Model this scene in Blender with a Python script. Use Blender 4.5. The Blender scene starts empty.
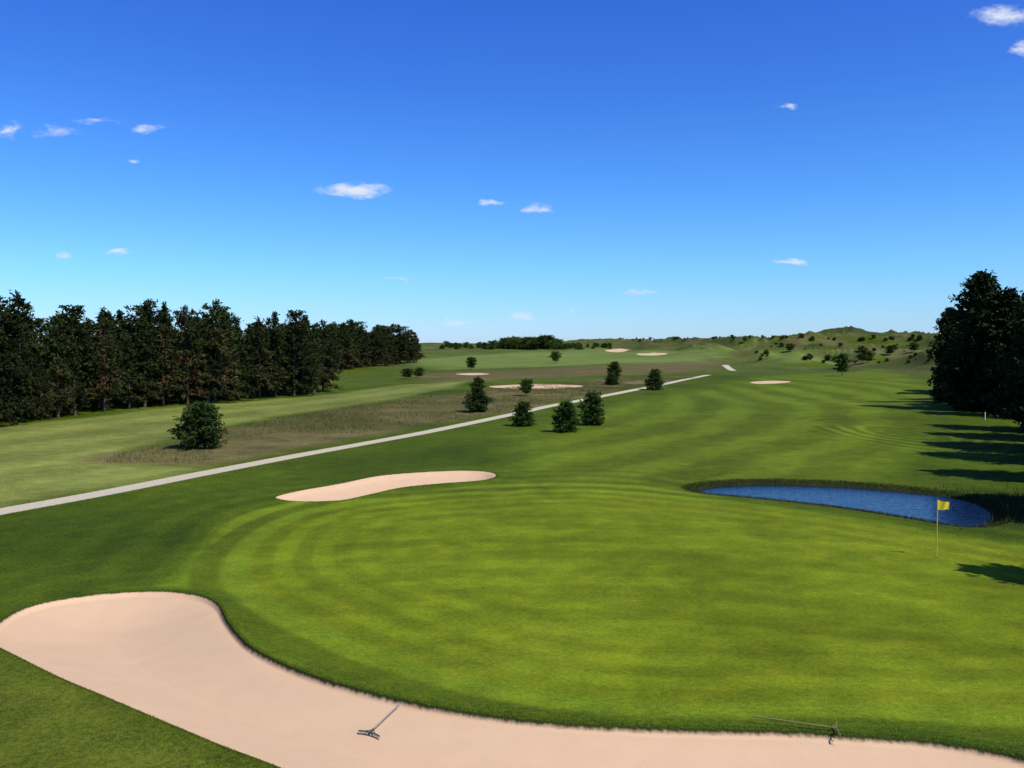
import bpy, math, random, time
import numpy as np
from mathutils import Vector
T0=time.time()
F=887.0; H=7.8; PIT=math.atan(36/887)
cp,sp=math.cos(PIT),math.sin(PIT)
scene=bpy.context.scene

# ------------------------------------------------------------ noise / heights
def _h(xi,yi,seed):
    h=(xi*374761393+yi*668265263+seed*144269504)&0x7fffffff
    h=((h^(h>>13))*1274126177)&0x7fffffff
    h=h^(h>>16)
    return (h&0xffffff)/float(0xffffff)
def vn(x,y,seed=0):
    x=np.asarray(x,float);y=np.asarray(y,float)
    xf=np.floor(x);yf=np.floor(y);u=x-xf;v=y-yf
    xi=xf.astype(np.int64);yi=yf.astype(np.int64)
    u=u*u*u*(u*(u*6-15)+10);v=v*v*v*(v*(v*6-15)+10)
    a=_h(xi,yi,seed);b=_h(xi+1,yi,seed);c=_h(xi,yi+1,seed);d=_h(xi+1,yi+1,seed)
    return (a*(1-u)+b*u)*(1-v)+(c*(1-u)+d*u)*v-0.5
def fbm(x,y,o=3,seed=0):
    s=0;a=1.0
    for i in range(o):
        s=s+a*vn(x,y,seed+i*17);x=x*2.03+3.1;y=y*2.03+7.7;a*=0.5
    return s
def sm(t):
    t=np.clip(t,0,1);return t*t*(3-2*t)
def Z0(x,y):
    x=np.asarray(x,float);y=np.asarray(y,float)
    r=np.hypot(x,y)
    az=np.arctan2(x,np.maximum(y,1e-3))
    b=np.interp(r,[0,90,150,250,400,600,900,1500,3000,5000],[0,0,0.5,2.3,5.5,8.5,13.0,18.5,20,15])
    b=b*np.interp(az,[-0.6,-0.1,0.05,0.3],[0.72,0.8,0.95,1.0])
    z=b+0.26*vn(x/17,y/17,3)
    z=z+sm((r-75)/80)*0.9*fbm(x/45+2,y/45,2,8)
    z=z+sm((r-250)/350)*5.0*fbm(x/160,y/160,2,21)
    d=sm((x-50)/60)*sm((r-190)/120)*(1-0.4*sm((r-1200)/600))
    n=1-2*np.abs(fbm(x/36,y/70,3,31))
    z=z+d*5.8*(n**2-0.42)
    z=z+sm((r-320)/200)*sm((x+60)/90)*3.6*fbm(x/60+9,y/90,3,61)
    # raised dune ridges on the right skyline
    z=z+8*np.exp(-(((x-330)/110)**2+((y-800)/140)**2))
    z=z+3.6*np.exp(-(((x-150)/50)**2+((y-470)/60)**2))
    z=z+3.8*np.exp(-(((x-225)/40)**2+((y-430)/60)**2))
    z=z+4.5*np.exp(-(((x-120)/60)**2+((y-700)/60)**2))
    z=z+0.9*np.exp(-(((x-86)/18)**2+((y-265)/16)**2))
    return z

TT=np.geomspace(9,3500,3500)
def ray(px,py):
    xc=(px-512)/F;yc=-(py-384)/F
    return xc, cp+yc*sp, -sp+yc*cp
def ground(px,py):
    """survey point: where a sight line from the viewpoint meets the terrain"""
    dx,dy,dz=ray(px,py)
    X=dx*TT;Y=dy*TT;Z=H+dz*TT
    d=Z-Z0(X,Y)
    k=np.argmax(d<0)
    if not (d<0).any(): k=len(TT)-1
    if k>0:
        w=d[k-1]/(d[k-1]-d[k]) if d[k-1]!=d[k] else 0
        t=TT[k-1]+(TT[k]-TT[k-1])*min(max(w,0),1)
    else: t=TT[0]
    return np.array([dx*t,dy*t])
def plane_pt(px,py,z):
    dx,dy,dz=ray(px,py);t=(z-H)/dz
    return np.array([dx*t,dy*t])
def smooth_closed(P,n=5):
    P=np.array(P);out=[];N=len(P)
    for i in range(N):
        a,b,c,d=P[i-1],P[i],P[(i+1)%N],P[(i+2)%N]
        for k in range(n):
            t=k/n
            out.append(0.5*((2*b)+(-a+c)*t+(2*a-5*b+4*c-d)*t*t+(-a+3*b-3*c+d)*t**3))
    return np.array(out)
def smooth_open(P,n=6):
    P=np.array(P);Q=np.vstack([2*P[0]-P[1],P,2*P[-1]-P[-2]]);out=[]
    for i in range(1,len(Q)-2):
        a,b,c,d=Q[i-1],Q[i],Q[i+1],Q[i+2]
        for k in range(n):
            t=k/n
            out.append(0.5*((2*b)+(-a+c)*t+(2*a-5*b+4*c-d)*t*t+(-a+3*b-3*c+d)*t**3))
    out.append(P[-1]);return np.array(out)
def area(pts,n=5): return smooth_closed([ground(*p) for p in pts],n)
def _segd(X,Y,a,b):
    ex,ey=b-a;L=ex*ex+ey*ey+1e-12
    t=np.clip(((X-a[0])*ex+(Y-a[1])*ey)/L,0,1)
    return (X-a[0]-t*ex)**2+(Y-a[1]-t*ey)**2
def sdpoly(X,Y,P,m=6.0):
    X=np.asarray(X,float);Y=np.asarray(Y,float)
    out=np.full(X.shape,m,float)
    lo=P.min(0)-m;hi=P.max(0)+m
    k=(X>lo[0])&(X<hi[0])&(Y>lo[1])&(Y<hi[1])
    x=X[k];y=Y[k]
    if x.size==0:return out
    d=np.full(x.shape,1e9);ins=np.zeros(x.shape,bool)
    for i in range(len(P)):
        a=P[i-1];b=P[i]
        d=np.minimum(d,_segd(x,y,a,b))
        c=((a[1]>y)!=(b[1]>y))
        ins^=c&(x<(b[0]-a[0])*(y-a[1])/((b[1]-a[1])+1e-12)+a[0])
    d=np.sqrt(d);out[k]=np.where(ins,-d,np.minimum(d,m));return out
def sdline(X,Y,P,m=6.0):
    X=np.asarray(X,float);Y=np.asarray(Y,float)
    out=np.full(X.shape,m,float)
    lo=P.min(0)-m;hi=P.max(0)+m
    k=(X>lo[0])&(X<hi[0])&(Y>lo[1])&(Y<hi[1])
    x=X[k];y=Y[k];d=np.full(x.shape,m*m)
    for i in range(1,len(P)): d=np.minimum(d,_segd(x,y,P[i-1],P[i]))
    out[k]=np.sqrt(d);return out

# ------------------------------------------------------------ layout
BUNK=area([(-12,636),(5,620),(28,609),(62,601),(110,595),(160,593),(198,597),(218,606),(228,624),(246,645),(272,661),(310,677),(352,690),(400,702),(450,712),(520,722),(580,727),(640,730),(700,732),(760,733),(810,735),(860,739),(920,743),(975,751),(1030,763),(1085,785),(1060,830),(900,870),(640,885),(420,850),(300,782),(262,765),(222,750),(182,733),(142,716),(100,698),(60,681),(20,661),(-8,646)])
BUNK2=area([(276,498),(300,492),(340,485),(380,477),(430,473),(470,472),(492,474),(496,478),(480,482),(440,485),(402,489),(370,496),(340,502),(300,503),(280,501)])
FARB=[area(p,4) for p in (
    [(488,386.5),(520,384.5),(560,384.2),(584,386),(560,388.2),(515,388.6)],
    [(750,382),(770,380.8),(792,381.5),(780,383.3),(757,383.7)],
    [(604,350.5),(618,348.6),(632,350),(622,352)],
    [(636,354),(655,352.5),(668,354),(650,355.6)],
    [(455,374),(475,373),(490,374),(472,375.2)])]
GREEN=area([(250,568),(262,545),(290,524),(345,507),(450,497),(580,492),(700,501),(850,520),(1000,545),(1200,590),(1260,640),(1200,690),(1024,708),(850,702),(650,702),(510,684),(400,655),(315,620),(265,594)])
COLLAR=area([(120,590),(170,580),(200,553),(222,524),(270,506),(400,494),(490,484),(600,480),(690,491),(800,509),(960,536),(1080,555),(1300,620),(1340,680),(1200,738),(1024,742),(900,726),(700,723),(520,712),(390,690),(300,665),(256,640),(238,612),(220,594),(170,589)])
FAIR=area([(505,452),(560,425),(640,402),(720,386),(800,374),(880,370),(915,380),(928,405),(905,440),(900,468),(800,478),(700,482),(600,480),(520,474)])
FAIR2=area([(-200,470),(-100,445),(0,428),(110,415),(210,405),(340,393),(420,384),(470,380),(440,390),(380,401),(280,416),(180,437),(105,458),(150,466),(190,470),(100,490),(0,508),(-200,545)])
HEATH=area([(100,460),(180,439),(280,418),(380,403),(460,392),(560,383),(650,378),(700,377),(640,386),(540,405),(470,418),(380,432),(300,446),(200,462),(150,463)])
HEATH2=area([(420,374),(520,370),(600,366),(680,362),(720,360),(700,371),(600,376),(500,380),(430,381)],4)
FAR_G=[area(p,4) for p in (
    [(420,360),(520,352),(600,348),(700,346),(735,348),(700,360),(600,364),(500,368),(430,368)],
    [(760,357),(800,352),(850,350),(880,353),(850,359),(790,362)],
    [(690,352),(720,346),(760,345),(740,352),(712,356)])]
LOOPS=np.array(plane_pt(905,432,0.2))
PATH=smooth_open([ground(*p) for p in [(-260,552),(-120,533),(0,511.5),(100,493.5),(200,474),(300,455),(400,437),(480,421),(540,408),(600,396.5),(650,387),(685,379.5),(708,375)]])
PATH2=smooth_open([ground(*p) for p in [(733,370.5),(728,367.5),(725,365)]])
WL=-0.26
POND=smooth_closed([plane_pt(px,py,WL) for px,py in [(698,491),(722,486.5),(775,485),(850,487.5),(915,493),(955,498.5),(980,506),(990,515),(984,525),(962,528),(920,521),(860,511.5),(800,504),(740,498),(708,495)]])

def fields(X,Y):
    b=sdpoly(X,Y,BUNK);b=np.minimum(b,sdpoly(X,Y,BUNK2))
    return b,sdpoly(X,Y,POND)
def shape(z,b,p,x,y):
    d=np.maximum(-b,0);r=np.hypot(x,y)
    w=sm((4.5-p)/4.5);z=z*(1-w)+(-0.04)*w
    z=z-np.interp(p,[-2.5,0,0.35,1.1],[0.85,0.23,0.10,0])
    lipw=0.10+0.02*np.clip(r-26,0,40)
    z=z+0.09*np.exp(-(b/0.7)**2)-0.16*sm(d/lipw)-0.38*sm(d/3.0)
    return z
def Zf(x,y):
    b,p=fields(x,y);return shape(Z0(x,y),b,p,x,y)
def Zs(x,y): return float(Zf(np.array([x]),np.array([y]))[0])

# ------------------------------------------------------------ node helpers
class NT:
    def __init__(s,t): s.t=t;s.n=t.nodes;s.l=t.links
    def node(s,k,**kw):
        n=s.n.new(k)
        for a,b in kw.items(): setattr(n,a,b)
        return n
    def put(s,sock,v):
        if isinstance(v,bpy.types.NodeSocket): s.l.new(v,sock)
        else: sock.default_value=v
    def m(s,op,a,b=0.0,c=0.0,clamp=False):
        n=s.node('ShaderNodeMath',operation=op,use_clamp=clamp)
        s.put(n.inputs[0],a);s.put(n.inputs[1],b);s.put(n.inputs[2],c);return n.outputs[0]
    def v(s,op,a,b=(0,0,0)):
        n=s.node('ShaderNodeVectorMath',operation=op)
        s.put(n.inputs[0],a);s.put(n.inputs[1],b);return n.outputs['Value'] if op=='LENGTH' else n.outputs[0]
    def scale(s,a,k):
        n=s.node('ShaderNodeVectorMath',operation='SCALE');s.put(n.inputs[0],a);s.put(n.inputs['Scale'],k);return n.outputs[0]
    def noise(s,vec,sc,det=3,rough=.55):
        n=s.node('ShaderNodeTexNoise');s.put(n.inputs['Vector'],vec)
        n.inputs['Scale'].default_value=sc;n.inputs['Detail'].default_value=det;n.inputs['Roughness'].default_value=rough
        return n.outputs[0]
    def mix(s,f,a,b,bt='MIX'):
        n=s.node('ShaderNodeMix',data_type='RGBA',blend_type=bt)
        s.put(n.inputs[0],f);s.put(n.inputs[6],a);s.put(n.inputs[7],b);return n.outputs[2]
    def mr(s,v,a,b,c=0.,d=1.,smooth=False):
        n=s.node('ShaderNodeMapRange');n.interpolation_type='SMOOTHSTEP' if smooth else 'LINEAR'
        s.put(n.inputs[0],v)
        for i,q in enumerate((a,b,c,d)): n.inputs[i+1].default_value=q
        return n.outputs[0]
    def attr(s,name,col=False):
        n=s.node('ShaderNodeAttribute',attribute_name=name);return n.outputs['Color' if col else 'Fac']
def newmat(name):
    m=bpy.data.materials.new(name);m.use_nodes=True
    t=NT(m.node_tree);b=t.n['Principled BSDF'];return m,t,b
def C(r,g,b): return (r,g,b,1)

# ------------------------------------------------------------ terrain material
def terrain_mat():
    m,t,b=newmat('turf_and_sand')
    pos=t.node('ShaderNodeNewGeometry').outputs['Position']
    flat=t.v('MULTIPLY',pos,(1,1,0))
    base=t.attr('base_col',True)
    n1=t.noise(flat,.12,2);n2=t.noise(flat,.9,3,.65);n3=t.noise(flat,7,3,.7);n4=t.noise(flat,26,2,.75)
    rough=t.attr('roughness_amt')
    k=t.m('ADD',t.mr(n1,.3,.7,-.14,.14),t.mr(n2,.3,.7,-.18,.18))
    k2=t.m('ADD',t.mr(n3,.3,.7,-.38,.38),t.mr(n4,.3,.7,-.52,.52))
    k=t.m('ADD',t.m('ADD',1,k),t.m('MULTIPLY',k2,t.m('ADD',rough,.5)))
    g=t.scale(base,t.m('MAXIMUM',k,.25))
    g=t.mix(t.mr(n2,.50,.72,0,.45),g,t.mix(1,g,C(1.4,1.04,1.0),'MULTIPLY'))
    sd=t.m('ADD',t.attr('sd_sand'),t.mr(n3,.2,.8,-.018,.018))
    soil=t.mr(sd,-.075,-.035,0,1)  # dark band just inside the sand edge
    sandc=t.mix(t.mr(t.noise(flat,1.2,3,.6),.3,.7),C(.560,.378,.240),C(.592,.402,.258))
    sandc=t.scale(sandc,t.mr(n4,.25,.75,.955,1.045))
    rimc=t.scale(C(.030,.042,.010)[:3],t.mr(n4,.3,.7,.6,1.5))
    inner=t.mix(soil,sandc,rimc)
    col=t.mix(t.mr(sd,-.012,.012),inner,g)
    sp_=t.m('ADD',t.attr('sd_path'),t.mr(n3,.2,.8,-.16,.16))
    pathc=t.mix(t.mr(n3,.3,.7),C(.42,.36,.26),C(.56,.49,.37))
    col=t.mix(t.mr(sp_,-.08,.08),pathc,col)
    t.put(b.inputs['Base Color'],col)
    b.inputs['Roughness'].default_value=.95
    b.inputs['Specular IOR Level'].default_value=.06
    issand=t.mr(sd,-.05,.0,0,1)
    bh=t.m('ADD',t.m('MULTIPLY',n4,.022),t.m('MULTIPLY',n3,.035))
    bh=t.m('MULTIPLY',bh,t.m('ADD',t.m('MULTIPLY',issand,t.m('ADD',rough,.36)),.10))
    bp=t.node('ShaderNodeBump');bp.inputs['Strength'].default_value=.9;bp.inputs['Distance'].default_value=1.0
    t.put(bp.inputs['Height'],bh);t.put(b.inputs['Normal'],bp.outputs[0])
    return m

# ------------------------------------------------------------ terrain mesh
daz=np.radians(np.linspace(-38,38,1400))
caz=np.radians(np.linspace(38,322,72)[1:-1])
AZ=np.concatenate([daz,caz]);NA=len(AZ)
u=np.linspace(12**-.5,4500**-.5,1000)
R=np.concatenate([[.05,2,4,6,8,10],u**-2.0]);NR=len(R)
RR,AA=np.meshgrid(R,AZ,indexing='ij')
X=(RR*np.sin(AA)).ravel();Y=(RR*np.cos(AA)).ravel()
sb,spd=fields(X,Y)
Zb=Z0(X,Y);Z=shape(Zb,sb,spd,X,Y)
r=np.hypot(X,Y)
col=np.empty((X.size,3))
ROUGH=np.array([.057,.088,.005]);DARK=np.array([.024,.050,.003]);FW=np.array([.084,.122,.007])
GRN=np.array([.116,.156,.006]);COL=np.array([.096,.139,.007]);FW2=np.array([.152,.178,.040]);HE=np.array([.104,.091,.032])
DUNE=np.array([.112,.106,.036])
nz=fbm(X/9,Y/9,3,5);nzb=fbm(X/38,Y/38,3,9);nf=fbm(X/2.2,Y/2.2,3,15)
col[:]=ROUGH;rg=np.full(X.shape,.6)
def put(w,c,rv=None):
    global col,rg
    w=np.clip(w,0,1)[:,None];col=col*(1-w)+np.array(c)*w
    if rv is not None: rg=rg*(1-w[:,0])+rv*w[:,0]
put(sm(nz*1.1+.25+.5*nf)*.6*(r<400),DARK)
far=sm((r-150)/180)
put(far*sm(.5+nz*1.2),[.096,.110,.028]);put(far*sm(nzb*2.6+.15)*.8,[.058,.070,.018])
dm=sm((X-60)/60)*sm((r-180)/110)
put(dm*sm(.55+nz*1.4),DUNE*.9,.9);put(dm*sm(nzb*3+.30)*.85,[.042,.055,.014])
def W(P,soft,jit=.3,m=12): 
    s=sdpoly(X,Y,P,m);return .5-(s+nz*jit)/soft,s
left=area([(-300,720),(-60,650),(20,665),(120,706),(230,754),(320,800),(0,900),(-400,900)],3)
w,_=W(left,1.5);put(w,[.084,.106,.010])
w,_=W(FAIR,5,2.5);put(w,FW,.4)
w,_=W(FAIR2,2.5,1.2);put(w,FW2,.35)
st=np.sin((X*.93-Y*.36)*2*np.pi/9.)
col*=(1+.12*np.clip(w,0,1)*np.tanh(st*3))[:,None]
w,_=W(HEATH,2.5,3.5);put(w,HE,1.0);put(np.clip(w,0,1)*sm(nz*1.8+.15+nf*.6)*.75,[.060,.066,.016]);put(np.clip(w,0,1)*sm(-nz*1.8-.05+nf)*.45,[.150,.132,.055])
w,_=W(HEATH2,8,6);put(w,HE,.9)
for P in FAR_G:
    w,_=W(P,9,6,20);put(w,[.116,.160,.033],.3)
w,sc=W(COLLAR,.9,.25);sg=sdpoly(X,Y,GREEN,12)
put(w,COL,.15)
ring=np.tanh(3*np.sin((sg+.25*nz)*2*np.pi/2.1))
cw=np.clip(w,0,1)*np.clip(.5+sg/.6,0,1)
col*=(1+.25*cw*ring)[:,None]
gw=np.clip(.5-(sg+nz*.12)/.35,0,1)
put(gw,GRN,.12)
gring=np.tanh(3*np.sin((sg+.2*nz)*2*np.pi/1.5))*np.clip(1+sg/7,0,1)
arc=np.hypot(X-2,Y-8)
gs=np.tanh(3*np.sin((arc+.2*nz)*2*np.pi/2.6))*np.clip(-sg/4,0,1)
col*=(1+.07*gw*gs+.14*gw*gring+.14*gw*nzb+.12*gw*nz+.14*gw*nf)[:,None]
put(gw*sm(.2+nz*1.3)*.30,[.136,.154,.012])
ld=np.hypot((X-LOOPS[0])/1.0,(Y-LOOPS[1])/2.6)+.5*nz
lw=np.exp(-((ld-4.5)/3.2)**2)*(r<160)*sm(.9+nz*1.5)
col*=(1+.60*lw*np.clip(np.sin(ld*2*np.pi/1.3),-.3,1))[:,None]
wf=np.clip(.5-sdpoly(X,Y,FAIR,12)/5,0,1)
fs=np.tanh(2*np.sin((X*.9-Y*.42+.004*(Y-90)**2+2*nz)*2*np.pi/7));col*=(1+.17*fs*wf)[:,None]
an=np.clip(1-sdpoly(X,Y,COLLAR,9)/8.,0,1)*(sc>0)
col*=(1+.18*an*np.tanh(2*np.sin((sc+.4*nz)*2*np.pi/2.2)))[:,None]
put(np.clip((1.0-spd-.5*nz)/.5,0,1),[.024,.034,.008],1.0)
shade_patch=np.exp(-(((X-25.5)/4.2)**2+((Y-42)/4.5)**2));put(shade_patch*1.5*(sc>.2),[.018,.028,.007],1.0)  # shaded bank at the pond's right end, shade painted into the ground colour
put(np.clip((.15-spd)/.3,0,1),[.016,.015,.008],.6)
col*=(1+.26*fbm(X/14,Y/30,2,44)*(r<200)+.35*far*fbm(X/60,Y/60,3,77)+.16*nf*(r<120))[:,None]
col=np.clip(col,.003,1)
sand=sb.copy()
for P in FARB: sand=np.minimum(sand,sdpoly(X,Y,P,3))
pth=np.minimum(sdline(X,Y,PATH)-.78,sdline(X,Y,PATH2)-.9)

me=bpy.data.meshes.new('golf_course_ground')
co=np.stack([X,Y,Z],1).astype(np.float32)
me.vertices.add(len(co));me.vertices.foreach_set('co',co.ravel())
i=np.arange(NR-1)[:,None]*NA;j=np.arange(NA)[None,:];jn=(j+1)%NA
q=np.stack([i+j,i+NA+j,i+NA+jn,i+jn],-1).reshape(-1,4)[:, ::-1].astype(np.int32)
me.loops.add(q.size);me.loops.foreach_set('vertex_index',q.ravel())
me.polygons.add(len(q));me.polygons.foreach_set('loop_start',np.arange(0,q.size,4,dtype=np.int32))
me.polygons.foreach_set('use_smooth',np.ones(len(q),bool))
def fattr(me,n,v):
    a=me.attributes.new(n,'FLOAT','POINT');a.data.foreach_set('value',np.asarray(v,np.float32))
fattr(me,'sd_sand',sand);fattr(me,'sd_path',pth);fattr(me,'roughness_amt',rg)
a=me.attributes.new('base_col','FLOAT_COLOR','POINT');a.data.foreach_set('color',np.hstack([col,np.ones((len(col),1))]).astype(np.float32).ravel())
me.update(calc_edges=True)
me.materials.append(terrain_mat())
def addobj(name,me,loc=(0,0,0),parent=None,rz=0,sc=1):
    o=bpy.data.objects.new(name,me);o.location=loc;o.rotation_euler=(0,0,rz)
    o.scale=(sc,sc,sc) if not isinstance(sc,tuple) else sc
    scene.collection.objects.link(o)
    if parent: o.parent=parent
    return o
addobj('ground',me)
print('terrain',time.time()-T0)

# ------------------------------------------------------------ pond water
import bmesh
def poly_mesh(name,P,z):
    bm=bmesh.new();f=bm.faces.new([bm.verts.new((p[0],p[1],z)) for p in P])
    bmesh.ops.triangulate(bm,faces=[f]);bm.normal_update()
    for f in bm.faces:
        if f.normal.z<0:f.normal_flip()
    m=bpy.data.meshes.new(name);bm.to_mesh(m);bm.free();return m
big=[]
for k in range(len(POND)):
    tn=POND[(k+1)%len(POND)]-POND[k-1];nn=np.array([tn[1],-tn[0]]);nn/=np.linalg.norm(nn)+1e-9
    if sdpoly(np.array([POND[k][0]+nn[0]*.1]),np.array([POND[k][1]+nn[1]*.1]),POND)[0]<0: nn=-nn
    big.append(POND[k]+nn*.18)
wm=poly_mesh('pond_water',big,WL)
m,t,b=newmat('water')
b.inputs['Base Color'].default_value=C(.003,.009,.024);b.inputs['Roughness'].default_value=.05;b.inputs['IOR'].default_value=1.33
pos=t.node('ShaderNodeNewGeometry').outputs['Position']
bp=t.node('ShaderNodeBump');bp.inputs['Strength'].default_value=.45;bp.inputs['Distance'].default_value=.06
t.put(bp.inputs['Height'],t.noise(t.v('MULTIPLY',pos,(1,2.2,1)),2.5,3));t.put(b.inputs['Normal'],bp.outputs[0])
wm.materials.append(m);addobj('pond_water',wm)

# ------------------------------------------------------------ grass blades
def blades(name,P,hgt,wid,mat,seed):
    rng=np.random.default_rng(seed);n=len(P)
    z=Zf(P[:,0],P[:,1])-.005
    hh=hgt*(.5+.8*rng.random(n));a=rng.random(n)*6.283;ww=wid*(.6+.8*rng.random(n))
    dx=np.cos(a)*ww;dy=np.sin(a)*ww
    l=rng.normal(0,.35,(n,2))*hh[:,None]
    v=np.empty((n,3,3));v[:,0]=np.stack([P[:,0]-dx,P[:,1]-dy,z],1);v[:,1]=np.stack([P[:,0]+dx,P[:,1]+dy,z],1)
    v[:,2]=np.stack([P[:,0]+l[:,0],P[:,1]+l[:,1],z+hh],1)
    me=bpy.data.meshes.new(name);me.vertices.add(3*n);me.vertices.foreach_set('co',v.astype(np.float32).ravel())
    me.loops.add(3*n);me.loops.foreach_set('vertex_index',np.arange(3*n,dtype=np.int32));me.polygons.add(n)
    me.polygons.foreach_set('loop_start',np.arange(0,3*n,3,dtype=np.int32));me.update(calc_edges=True)
    fattr(me,'shade',np.repeat(rng.random(n),3));me.materials.append(mat);return addobj(name,me)
def bladem(name,a,bb):
    m,t,b=newmat(name);t.put(b.inputs['Base Color'],t.mix(t.attr('shade'),a,bb));b.inputs['Roughness'].default_value=.8
    b.inputs['Specular IOR Level'].default_value=.1;return m
gm=bladem('grass_blades',C(.026,.052,.004),C(.11,.145,.012));rm=bladem('reeds',C(.014,.026,.005),C(.075,.078,.024))
hm_=bladem('heath_grass',C(.040,.052,.014),C(.175,.155,.062))
rng=np.random.default_rng(4)
def along(P,n,lo,hi):
    Q=np.roll(P,-1,0);L=np.linalg.norm(Q-P,axis=1);k=rng.choice(len(P),n,p=L/L.sum())
    t_=rng.random(n)[:,None];p=P[k]*(1-t_)+Q[k]*t_;d=(Q[k]-P[k])/L[k][:,None]
    nn=np.stack([d[:,1],-d[:,0]],1)
    s=sdpoly(p[:,0]+nn[:,0]*.02,p[:,1]+nn[:,1]*.02,P);nn*=np.where(s<0,-1,1)[:,None]
    return p+nn*(lo+(hi-lo)*rng.random(n)[:,None])
def inside(P,n):
    lo=P.min(0);hi=P.max(0);p=lo+(hi-lo)*rng.random((n*8,2));s=sdpoly(p[:,0],p[:,1],P);return p[s<-.2][:n]
A=np.vstack([along(BUNK,16000,0,.08),along(BUNK,9000,.02,.45),along(BUNK2,5000,.0,.25),inside(left[(np.hypot(left[:,0],left[:,1])<60)],14000)])
s_=sdpoly(A[:,0],A[:,1],BUNK);A=A[s_>-.005]
blades('grass',A,.036,.005,gm,1)
B=along(POND,9000,.1,.9)
Bx=np.stack([rng.normal(25.5,2.2,5000),rng.normal(42.5,2.2,5000)],1)
Bx=Bx[(sdpoly(Bx[:,0],Bx[:,1],POND)>.1)&(sdpoly(Bx[:,0],Bx[:,1],COLLAR)>.4)]
nearb=B[:,1]<POND[:,1].mean()-.0
blades('pond_reeds',B,.13,.012,rm,2);blades('marsh_grass',Bx,.35,.016,rm,5)
Hh=inside(HEATH,45000);k_=fbm(Hh[:,0]/5,Hh[:,1]/5,2,91)>-.12
blades('heath_grass',Hh[k_],.22,.022,hm_,3)
print('grass',time.time()-T0)

# ------------------------------------------------------------ trees
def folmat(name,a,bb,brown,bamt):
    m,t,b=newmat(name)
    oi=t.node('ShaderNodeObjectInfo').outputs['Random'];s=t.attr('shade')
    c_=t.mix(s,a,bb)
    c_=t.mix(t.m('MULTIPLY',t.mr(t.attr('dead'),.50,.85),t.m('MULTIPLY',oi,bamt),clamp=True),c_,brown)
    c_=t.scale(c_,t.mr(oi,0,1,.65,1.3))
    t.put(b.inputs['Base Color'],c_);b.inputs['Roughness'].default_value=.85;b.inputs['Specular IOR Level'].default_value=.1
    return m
def barkmat():
    m,t,b=newmat('bark');pos=t.node('ShaderNodeTexCoord').outputs['Object']
    t.put(b.inputs['Base Color'],t.mix(t.noise(t.v('MULTIPLY',pos,(6,6,1)),3,4),C(.04,.028,.018),C(.13,.09,.06)));b.inputs['Roughness'].default_value=.95;return m
BARK=barkmat()
FOR=folmat('conifer_foliage',C(.007,.014,.004),C(.036,.050,.011),C(.080,.046,.019),1.7)
PIN=folmat('pine_foliage',C(.012,.030,.006),C(.052,.088,.015),C(.05,.05,.02),.3)
SPR=folmat('spruce_foliage',C(.006,.015,.005),C(.028,.046,.012),C(.03,.03,.012),.2)
BRO=folmat('broadleaf_foliage',C(.022,.048,.006),C(.080,.120,.020),C(.06,.06,.02),.3)
def tube(V,Fs,pts,rad,n=6):
    b0=len(V)
    for p,rr in zip(pts,rad):
        for k in range(n):
            a=6.2832*k/n;V.append((p[0]+rr*math.cos(a),p[1]+rr*math.sin(a),p[2]))
    for i_ in range(len(pts)-1):
        for k in range(n):
            k2=(k+1)%n;Fs.append((b0+i_*n+k,b0+i_*n+k2,b0+(i_+1)*n+k2,b0+(i_+1)*n+k))
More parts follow.
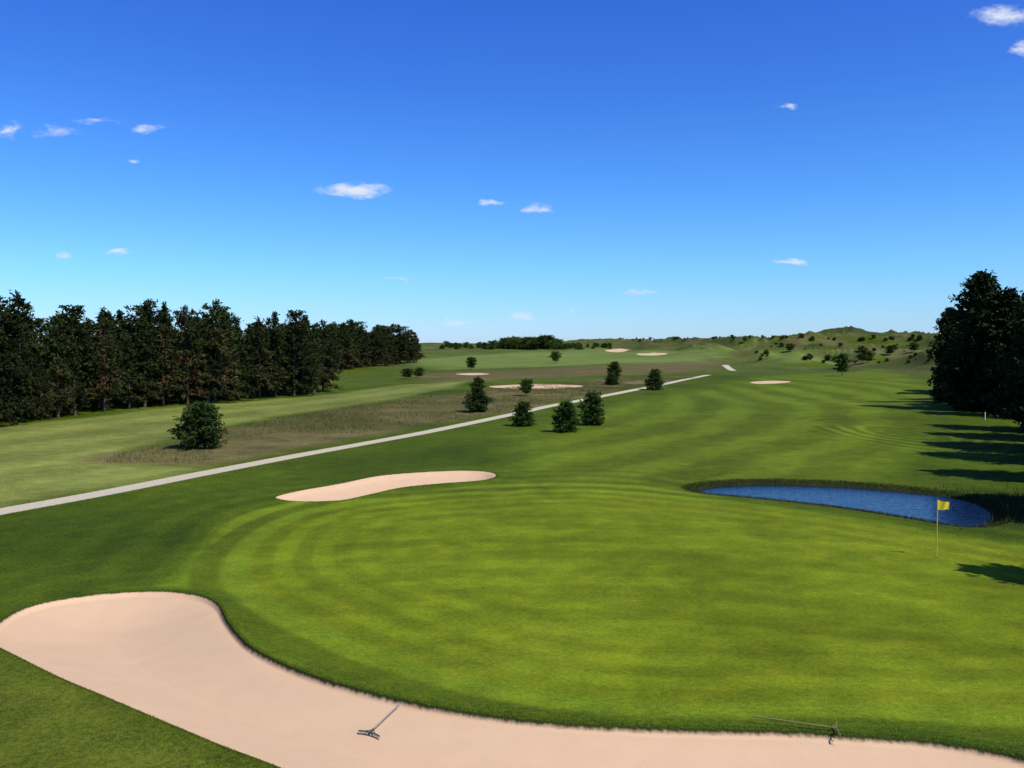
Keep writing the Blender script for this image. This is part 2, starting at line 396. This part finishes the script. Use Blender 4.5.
def tree(name,seed,h,rad,cb,nb,lf,prof,mat,per=7,rise=0.0,squash=.55,deadlow=.0):
    g=np.random.default_rng(seed);V=[];Fs=[]
    bend=g.normal(0,.02,2)*h
    def tp(z): k=(z/h);return np.array([bend[0]*k*k,bend[1]*k*k,z])
    tr=.012*h+.025
    zs=np.linspace(-.3,h*.97,9);tube(V,Fs,[tp(z) for z in zs],[tr*(1-.93*max(z,0)/h)*(1.35 if z<=0 else 1) for z in zs],7)
    t_=np.sort(g.random(nb))
    CL=[];CD=[];SH=[];DE=[]
    for q_ in t_:
        az=g.random()*6.283
        lump=.72+.7*vn(az*1.1+seed*3.3,q_*6+seed,5)+.25*g.random()
        L=max(.12*rad,rad*prof(q_)*lump*(.75+.4*g.random()))
        el=rise+(q_-.45)*.7+g.normal(0,.12)
        d=np.array([math.cos(az)*math.cos(el),math.sin(az)*math.cos(el),math.sin(el)])
        o=tp(cb*h+q_*(1-cb)*h*.98);tip=o+d*L;mid=o+d*L*.55+np.array([0,0,-.03*L])
        rb=.012*L+.006;tube(V,Fs,[o,mid,tip],[rb*1.6,rb,rb*.3],3)
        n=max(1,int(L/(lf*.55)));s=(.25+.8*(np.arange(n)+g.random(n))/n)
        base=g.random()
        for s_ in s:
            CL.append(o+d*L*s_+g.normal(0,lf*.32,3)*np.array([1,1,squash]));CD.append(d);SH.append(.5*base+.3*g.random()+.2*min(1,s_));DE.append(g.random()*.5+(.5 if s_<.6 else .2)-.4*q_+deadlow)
    for k in range(6):
        CL.append(tp(h*(.93+.07*k/5)));CD.append(np.array([0,0,1.]));SH.append(g.random());DE.append(0)
    if cb>.1:
        for k in range(18):
            az=g.random()*6.283;z=h*cb*(.35+.65*g.random());o=tp(z);d=np.array([math.cos(az),math.sin(az),g.normal(0,.2)])
            tube(V,Fs,[o,o+d*rad*.35,o+d*rad*(.4+.4*g.random())],[.02,.014,.004],3)
    nf=len(Fs);CL=np.repeat(np.array(CL),per,0);CD=np.repeat(np.array(CD),per,0)
    N=len(CL);SH=np.repeat(SH,per);DE=np.repeat(DE,per)
    CL=CL+g.normal(0,lf*.28,(N,3));CL[:,2]=np.maximum(CL[:,2],.08)
    d=CD*.7+g.normal(0,.6,(N,3));d/=np.linalg.norm(d,axis=1)[:,None]+1e-9
    w=np.cross(d,g.normal(0,1,(N,3)));w/=np.linalg.norm(w,axis=1)[:,None]+1e-9
    L=lf*(.45+.6*g.random(N))[:,None];wd=L*.24
    q4=np.stack([CL-d*L*.5,CL+w*wd,CL+d*L*.6,CL-w*wd],1).reshape(-1,3)
    b0=len(V);allv=np.vstack([np.array(V),q4])
    fq=(np.arange(N*4).reshape(-1,4)+b0).tolist()
    me=bpy.data.meshes.new(name);me.from_pydata(allv.tolist(),[],Fs+fq)
    fattr(me,'shade',np.concatenate([np.zeros(b0),np.repeat(np.clip(SH+g.normal(0,.12,N),0,1),4)]))
    fattr(me,'dead',np.concatenate([np.zeros(b0),np.repeat(DE,4)]))
    me.materials.append(BARK);me.materials.append(mat)
    mi=np.ones(len(Fs)+N,np.int32);mi[:nf]=0;me.polygons.foreach_set('material_index',mi)
    me.update();return me
cone=lambda t:(1-t)**.75*min(1,.6+t*3)+.04
blunt=lambda t:(1-t)**.5*min(1,.6+t*3)+.03
pinep=lambda t:math.sqrt(max(0,1-(t*.97)**1.9))*min(1,.75+t*1.5)
ovalp=lambda t:math.sqrt(max(.02,1-(2*t-.9)**2/1.25))
rnd=random.Random(7)
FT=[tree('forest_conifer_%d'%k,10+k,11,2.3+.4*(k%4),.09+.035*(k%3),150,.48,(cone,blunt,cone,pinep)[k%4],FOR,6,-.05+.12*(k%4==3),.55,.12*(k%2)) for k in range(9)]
def emp(name,loc=(0,0,0)):
    o=bpy.data.objects.new(name,None);o.location=loc;scene.collection.objects.link(o);return o
def row(parent,px,depth,space,hs,meshes,base_h,nrow,jit=1.2,wide=1.):
    G=smooth_open([ground(*p) for p in px],4);seg=np.linalg.norm(np.diff(G,axis=0),axis=1);tot=seg.sum();cum=np.concatenate([[0],np.cumsum(seg)])
    k=0
    for rr in range(nrow):
        s=rnd.random()*space
        while s<tot:
            x=np.interp(s,cum,G[:,0]);y=np.interp(s,cum,G[:,1])
            i_=max(0,min(len(G)-2,int(np.searchsorted(cum,s))))
            d=G[i_+1]-G[i_];d/=np.linalg.norm(d)+1e-9;n=np.array([-d[1],d[0]])
            off=rr*depth/nrow+rnd.uniform(0,jit)
            x+=n[0]*off+rnd.uniform(-.8,.8);y+=n[1]*off+rnd.uniform(-.8,.8)
            hh=rnd.uniform(*hs)/base_h*(1+.3*float(vn(x/8,y/8,4)))
            if rr<2 and rnd.random()<.12: hh*=.65
            addobj('tree_%d'%k,rnd.choice(meshes),(x,y,float(Z0(x,y))-.05),parent,rnd.random()*6.28,(hh*rnd.uniform(.8,1.25)*wide,hh*rnd.uniform(.8,1.25)*wide,hh));k+=1
            s+=space*rnd.uniform(.5,1.5)
pf=emp('pine_forest')
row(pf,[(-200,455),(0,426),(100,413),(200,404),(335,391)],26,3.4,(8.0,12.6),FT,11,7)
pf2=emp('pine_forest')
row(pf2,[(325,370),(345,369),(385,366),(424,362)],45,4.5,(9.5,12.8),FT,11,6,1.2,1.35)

PT=[tree('pine_%d'%k,40+k,4,1.75,.05,230,.27,pinep,PIN,7,.2) for k in range(4)]
PT2=[tree('young_pine_%d'%k,50+k,4,1.5,.06,190,.24,lambda t:(1-t)**.6*min(1,.6+2*t)+.06,PIN,7,.1) for k in range(2)]
def place(px,py,ptop,w,mesh,name,h0=4.,r0=1.75):
    g=ground(px,py);hm=(py-ptop)*g[1]/F;wm_=w*g[1]/F
    s=hm/h0;sx=wm_/2/r0*1.02
    addobj(name,mesh,(g[0],g[1],Zs(*g)-.04),None,rnd.random()*6.28,(sx,sx,s))
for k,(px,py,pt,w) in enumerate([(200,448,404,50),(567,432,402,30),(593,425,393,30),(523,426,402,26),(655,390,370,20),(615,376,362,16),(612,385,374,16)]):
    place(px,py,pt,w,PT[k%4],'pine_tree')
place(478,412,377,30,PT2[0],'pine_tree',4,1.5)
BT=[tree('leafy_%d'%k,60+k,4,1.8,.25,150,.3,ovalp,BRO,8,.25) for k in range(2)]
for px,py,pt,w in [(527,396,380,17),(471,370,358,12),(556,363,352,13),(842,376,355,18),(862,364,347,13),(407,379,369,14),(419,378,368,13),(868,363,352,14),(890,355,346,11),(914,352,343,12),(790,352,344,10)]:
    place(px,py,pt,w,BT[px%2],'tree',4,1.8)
BU=[tree('shrub_%d'%k,70+k,5,3.2,.04,130,.6,ovalp,BRO if k else PIN,6,.2) for k in range(3)]
tl=emp('distant_treeline')
for k in range(200):
    px=rnd.choice([rnd.uniform(440,612),rnd.uniform(455,600),rnd.uniform(500,560),rnd.uniform(600,930)])
    left_=px<612
    py=rnd.uniform(346,349.5) if left_ else rnd.uniform(337,341)
    g=ground(px,py)
    s=(rnd.uniform(.5,1.0)*(1.75 if abs(px-528)<24 else (1.15 if px<560 else .7)) if left_ else rnd.uniform(.2,.4))
    if g[1]>2500: continue
    addobj('shrub_%d'%k,rnd.choice(BU),(g[0],g[1],float(Z0(*g))-.2),tl,rnd.random()*6,(s*1.2,s*1.2,s))
sc_=emp('dune_scrub')
for k in range(38):
    px=rnd.uniform(745,935);py=rnd.uniform(343,364)
    g=ground(px,py);s=rnd.uniform(.08,.28)*(.6+.8*rnd.random())
    addobj('bush_%d'%k,rnd.choice(BU),(g[0],g[1],float(Z0(*g))-.1),sc_,rnd.random()*6,(s*1.3,s*1.3,s))

ST=[tree('spruce_%d'%k,80+k,14,4.6,.05,400,.62,lambda t:(1-t)**.52*min(1,.75+t*2)+.04,SPR,8,.05) for k in range(3)]
def spr(x,y,h,w=1.0,k=0):
    s=h/14.;addobj('spruce_tree',ST[k%3],(x,y,Zs(x,y)-.05),None,rnd.random()*6,(s*w,s*w,s))
for px,py,pt,w,k in [(978,410,274,1.0,0),(950,402,308,.85,1),(1008,412,290,1.05,2),(1042,418,285,1.1,0),(1030,398,292,1.1,2),(962,394,322,1,0)]:
    g=ground(px,py);spr(g[0],g[1],(py-pt)*g[1]/F,w,k)
for k,(x,y,h,w) in enumerate([(51,81,13.5,1.1),(48,73,14.5,1.15),(43.5,65,14.5,1.1),(39.5,58.5,14,1.0),(48,60,13,1.1),(35,50,12.5,.95),(27.6,38.5,11.5,.85),(30.5,41,12,.9),(22.3,27,9.6,.7),(73,142,11,1.1),(67,127,12,1.1),(61,113,12,1.1),(66,104,13,1.1)]): spr(x,y,h,w,k)
print('trees',time.time()-T0)

# ------------------------------------------------------------ small objects
def simple(name,c1,c2,rough=.5,metal=0,sc=20):
    m,t,b=newmat(name);p=t.node('ShaderNodeTexCoord').outputs['Object']
    t.put(b.inputs['Base Color'],t.mix(t.noise(p,sc,4),c1,c2));b.inputs['Roughness'].default_value=rough;b.inputs['Metallic'].default_value=metal;return m
def rod(bm,p0,p1,r0,r1,n=10):
    p0=Vector(p0);p1=Vector(p1);q_=(p1-p0).to_track_quat('Z','Y');a=[];bb=[]
    for k in range(n):
        an=6.28318*k/n;o=q_@Vector((math.cos(an),math.sin(an),0));a.append(bm.verts.new(p0+o*r0));bb.append(bm.verts.new(p1+o*r1))
    for k in range(n):
        bm.faces.new([a[k],a[(k+1)%n],bb[(k+1)%n],bb[k]])
    bm.faces.new(a[::-1]);bm.faces.new(bb)
def bmobj(name,bm,mat,parent=None,loc=(0,0,0)):
    me=bpy.data.meshes.new(name);bm.to_mesh(me);bm.free();me.materials.append(mat)
    return addobj(name,me,loc,parent)
YEL=simple('yellow_paint',C(.70,.55,.03),C(.60,.46,.02),.45);FLG=simple('flag_cloth',C(.85,.66,.02),C(.75,.56,.02),.8)
DRK=simple('hole_dark',C(.01,.01,.01),C(.02,.02,.02));WHT=simple('white_plastic',C(.75,.75,.73),C(.65,.65,.62),.4)
g=ground(936.5,557);gz=Zs(*g)
fl=emp('golf_flag',(g[0],g[1],gz))
bm=bmesh.new();rod(bm,(0,0,-.1),(0,0,2.17),.020,.017);bmobj('flagstick',bm,YEL,fl)
bm=bmesh.new();grid=[]
for i_ in range(15):
    rowv=[]
    for j_ in range(9):
        u_=i_/14;v_=j_/8
        yy=.045*math.sin(u_*8+v_*1.3)*u_;zz=2.15-.36*v_*(1-.25*u_)-.09*u_-.03*math.sin(u_*6)*u_
        rowv.append(bm.verts.new((.018+.40*u_*(1-.08*v_),yy-.1*u_,zz)))
    grid.append(rowv)
for i_ in range(14):
    for j_ in range(8): bm.faces.new([grid[i_][j_],grid[i_+1][j_],grid[i_+1][j_+1],grid[i_][j_+1]])
o=bmobj('flag_cloth',bm,FLG,fl)
for p in o.data.polygons:p.use_smooth=True
bm=bmesh.new();rod(bm,(0,0,.004),(0,0,.008),.054,.054,20);bmobj('hole_disc',bm,DRK,fl)  # flat black disc, its colour stands for the dark inside of the hole

def rake(head,tail,hz,tz,hm,tm,ws=1.):
    e=emp('bunker_rake',(head[0],head[1],hz));d=Vector((tail[0]-head[0],tail[1]-head[1],tz-hz));dn=d.normalized()
    side=Vector((-dn.y,dn.x,0)).normalized()*ws
    bm=bmesh.new();rod(bm,Vector((0,0,.07))+dn*.05,d+Vector((0,0,.02)),.018,.015);rod(bm,d*.985+Vector((0,0,.02)),d*1.02+Vector((0,0,.02)),.02,.02);bmobj('handle',bm,hm,e)
    bm=bmesh.new()
    n=14
    pts=[side*(-.31+.62*k/n)+Vector((0,0,.075))+dn*(.035*(1-(2*k/n-1)**2)) for k in range(n+1)]
    for k in range(n): rod(bm,pts[k],pts[k+1],.016,.016,8)
    for k in range(n+1): rod(bm,pts[k],pts[k]+Vector((0,0,-.08))-dn*.02,.009,.005,6)
    rod(bm,pts[n//2],Vector((0,0,.07))+dn*.16,.024,.018,8)
    rod(bm,pts[3],Vector((0,0,.07))+dn*.13,.008,.008,6);rod(bm,pts[n-3],Vector((0,0,.07))+dn*.13,.008,.008,6)
    bmobj('rake_head',bm,tm,e)
RG=simple('weathered_handle',C(.13,.14,.14),C(.22,.22,.20),.7);RT=simple('teal_plastic',C(.02,.06,.06),C(.04,.09,.09),.5)
RB=simple('dark_metal',C(.10,.08,.03),C(.20,.16,.05),.5)
h1=plane_pt(369,741,-.25);t1=plane_pt(398,706,.12)
rake(h1,t1,Zs(*h1),Zs(*t1)+.06,RG,RT,.85)
h2=plane_pt(838,752,-.2);t2=plane_pt(754,728,.12)
rake(h2,t2,Zs(*h2),Zs(*t2)+.14,RB,RB)
g=ground(985,420);e=emp('marker_post',(g[0],g[1],Zs(*g)))
bm=bmesh.new();rod(bm,(0,0,-.1),(0,0,.78),.05,.05,12);rod(bm,(0,0,.78),(0,0,.84),.05,.012,12);bmobj('post',bm,WHT,e)

# ------------------------------------------------------------ sun, sky, clouds
EL=math.radians(52);sx_,sy_=.8,-.6
sd=Vector((sx_*math.cos(EL),sy_*math.cos(EL),math.sin(EL)))
L=bpy.data.lights.new('sun','SUN');L.energy=5.0;L.angle=math.radians(.53);L.color=(1,.955,.84)
o=bpy.data.objects.new('sun',L);o.rotation_euler=(-sd).to_track_quat('-Z','Y').to_euler();o.location=(30,-30,60);scene.collection.objects.link(o)
wd=bpy.data.worlds.new('World');scene.world=wd;wd.use_nodes=True
t=NT(wd.node_tree);bg=t.n['Background']
sky=t.node('ShaderNodeTexSky',sky_type='NISHITA');sky.sun_disc=False;sky.sun_elevation=EL;sky.sun_rotation=math.atan2(sx_,sy_)
sky.air_density=1.0;sky.dust_density=.3;sky.ozone_density=2.5;sky.altitude=100
gen=t.node('ShaderNodeTexCoord').outputs['Generated']
sep=t.node('ShaderNodeSeparateXYZ');t.put(sep.inputs[0],gen)
# clear polarised-blue grade of the atmosphere by elevation
cr=t.node('ShaderNodeValToRGB');t.put(cr.inputs[0],t.m('MULTIPLY',sep.outputs[2],2.0,clamp=True))
els=cr.color_ramp.elements
stops=[(0.0,(.74,1.02,1.72)),(.07,(.64,1.02,1.60)),(.17,(.53,1.02,1.58)),(.35,(.38,.87,1.60)),(.55,(.29,.70,1.58)),(.8,(.24,.60,1.62)),(1.,(.40,.68,1.2))]
els[0].position=0;els[1].position=1
for p_,c_ in stops[1:-1]: els.new(p_)
for e_,(p_,c_) in zip(cr.color_ramp.elements,stops): e_.position=p_;e_.color=(c_[0]/2,c_[1]/2,c_[2]/2,1)
graded=t.mix(1,sky.outputs[0],t.scale(cr.outputs[0],2.0),'MULTIPLY')
yy=t.m('MAXIMUM',sep.outputs[1],.05)
cmb=t.node('ShaderNodeCombineXYZ');t.put(cmb.inputs[0],t.m('DIVIDE',sep.outputs[0],yy));t.put(cmb.inputs[1],t.m('DIVIDE',sep.outputs[2],yy))
uv=cmb.outputs[0]
nzv=t.noise(t.v('MULTIPLY',uv,(60,150,0)),1,6,.68);nzw=t.node('ShaderNodeTexNoise');t.put(nzw.inputs['Vector'],t.v('MULTIPLY',uv,(40,90,0)));nzw.inputs['Scale'].default_value=1;nzw.inputs['Detail'].default_value=4
uvw=t.v('ADD',uv,t.v('MULTIPLY',t.v('SUBTRACT',nzw.outputs[1],(.5,.5,.5)),(.05,.016,0)))
mx=0.0
for px,py,w,h_,k in [(355,190,84,20,1.05),(487,202,44,10,.8),(538,209,34,12,.8),(790,261,44,9,.95),(790,106,22,12,.6),(8,130,32,24,.75),(147,128,54,12,.6),(135,162,24,10,.6),(68,255,32,10,.85),(117,252,38,10,.75),(638,292,44,9,.55),(455,322,46,9,.65),(522,316,36,8,.75),(1005,16,76,28,.95),(1024,48,34,24,.9),(567,309,26,6,.5),(95,121,46,9,.5),(55,132,64,16,.5),(395,279,60,8,.45)]:
    dx,dy,dz=ray(px,py)
    l=t.v('LENGTH',t.v('MULTIPLY',t.v('SUBTRACT',uvw,(dx/dy,dz/dy,0)),(F/(w/2),F/(h_/2),0)))
    mk=t.m('MULTIPLY',t.m('SUBTRACT',1,l,clamp=True),k)
    mx=t.m('MAXIMUM',mx,mk)
dens=t.m('MULTIPLY',t.m('MULTIPLY',t.m('SUBTRACT',mx,t.m('SUBTRACT',t.m('MULTIPLY',nzv,1.5),.65)),1.2,clamp=True),t.m('MULTIPLY',mx,2.2,clamp=True))
fin=t.mix(dens,graded,C(6.7,7.3,8.6))
t.put(bg.inputs['Color'],fin);bg.inputs['Strength'].default_value=.11

cam=bpy.data.cameras.new('camera');cam.sensor_width=36;cam.lens=F/1024*36;cam.clip_end=12000;cam.clip_start=.1
co_=bpy.data.objects.new('camera',cam);co_.location=(0,0,H);co_.rotation_euler=(math.pi/2-PIT,0,0);scene.collection.objects.link(co_);scene.camera=co_
scene.view_settings.view_transform='Standard';scene.view_settings.look='None';scene.view_settings.exposure=0
print('done',time.time()-T0)
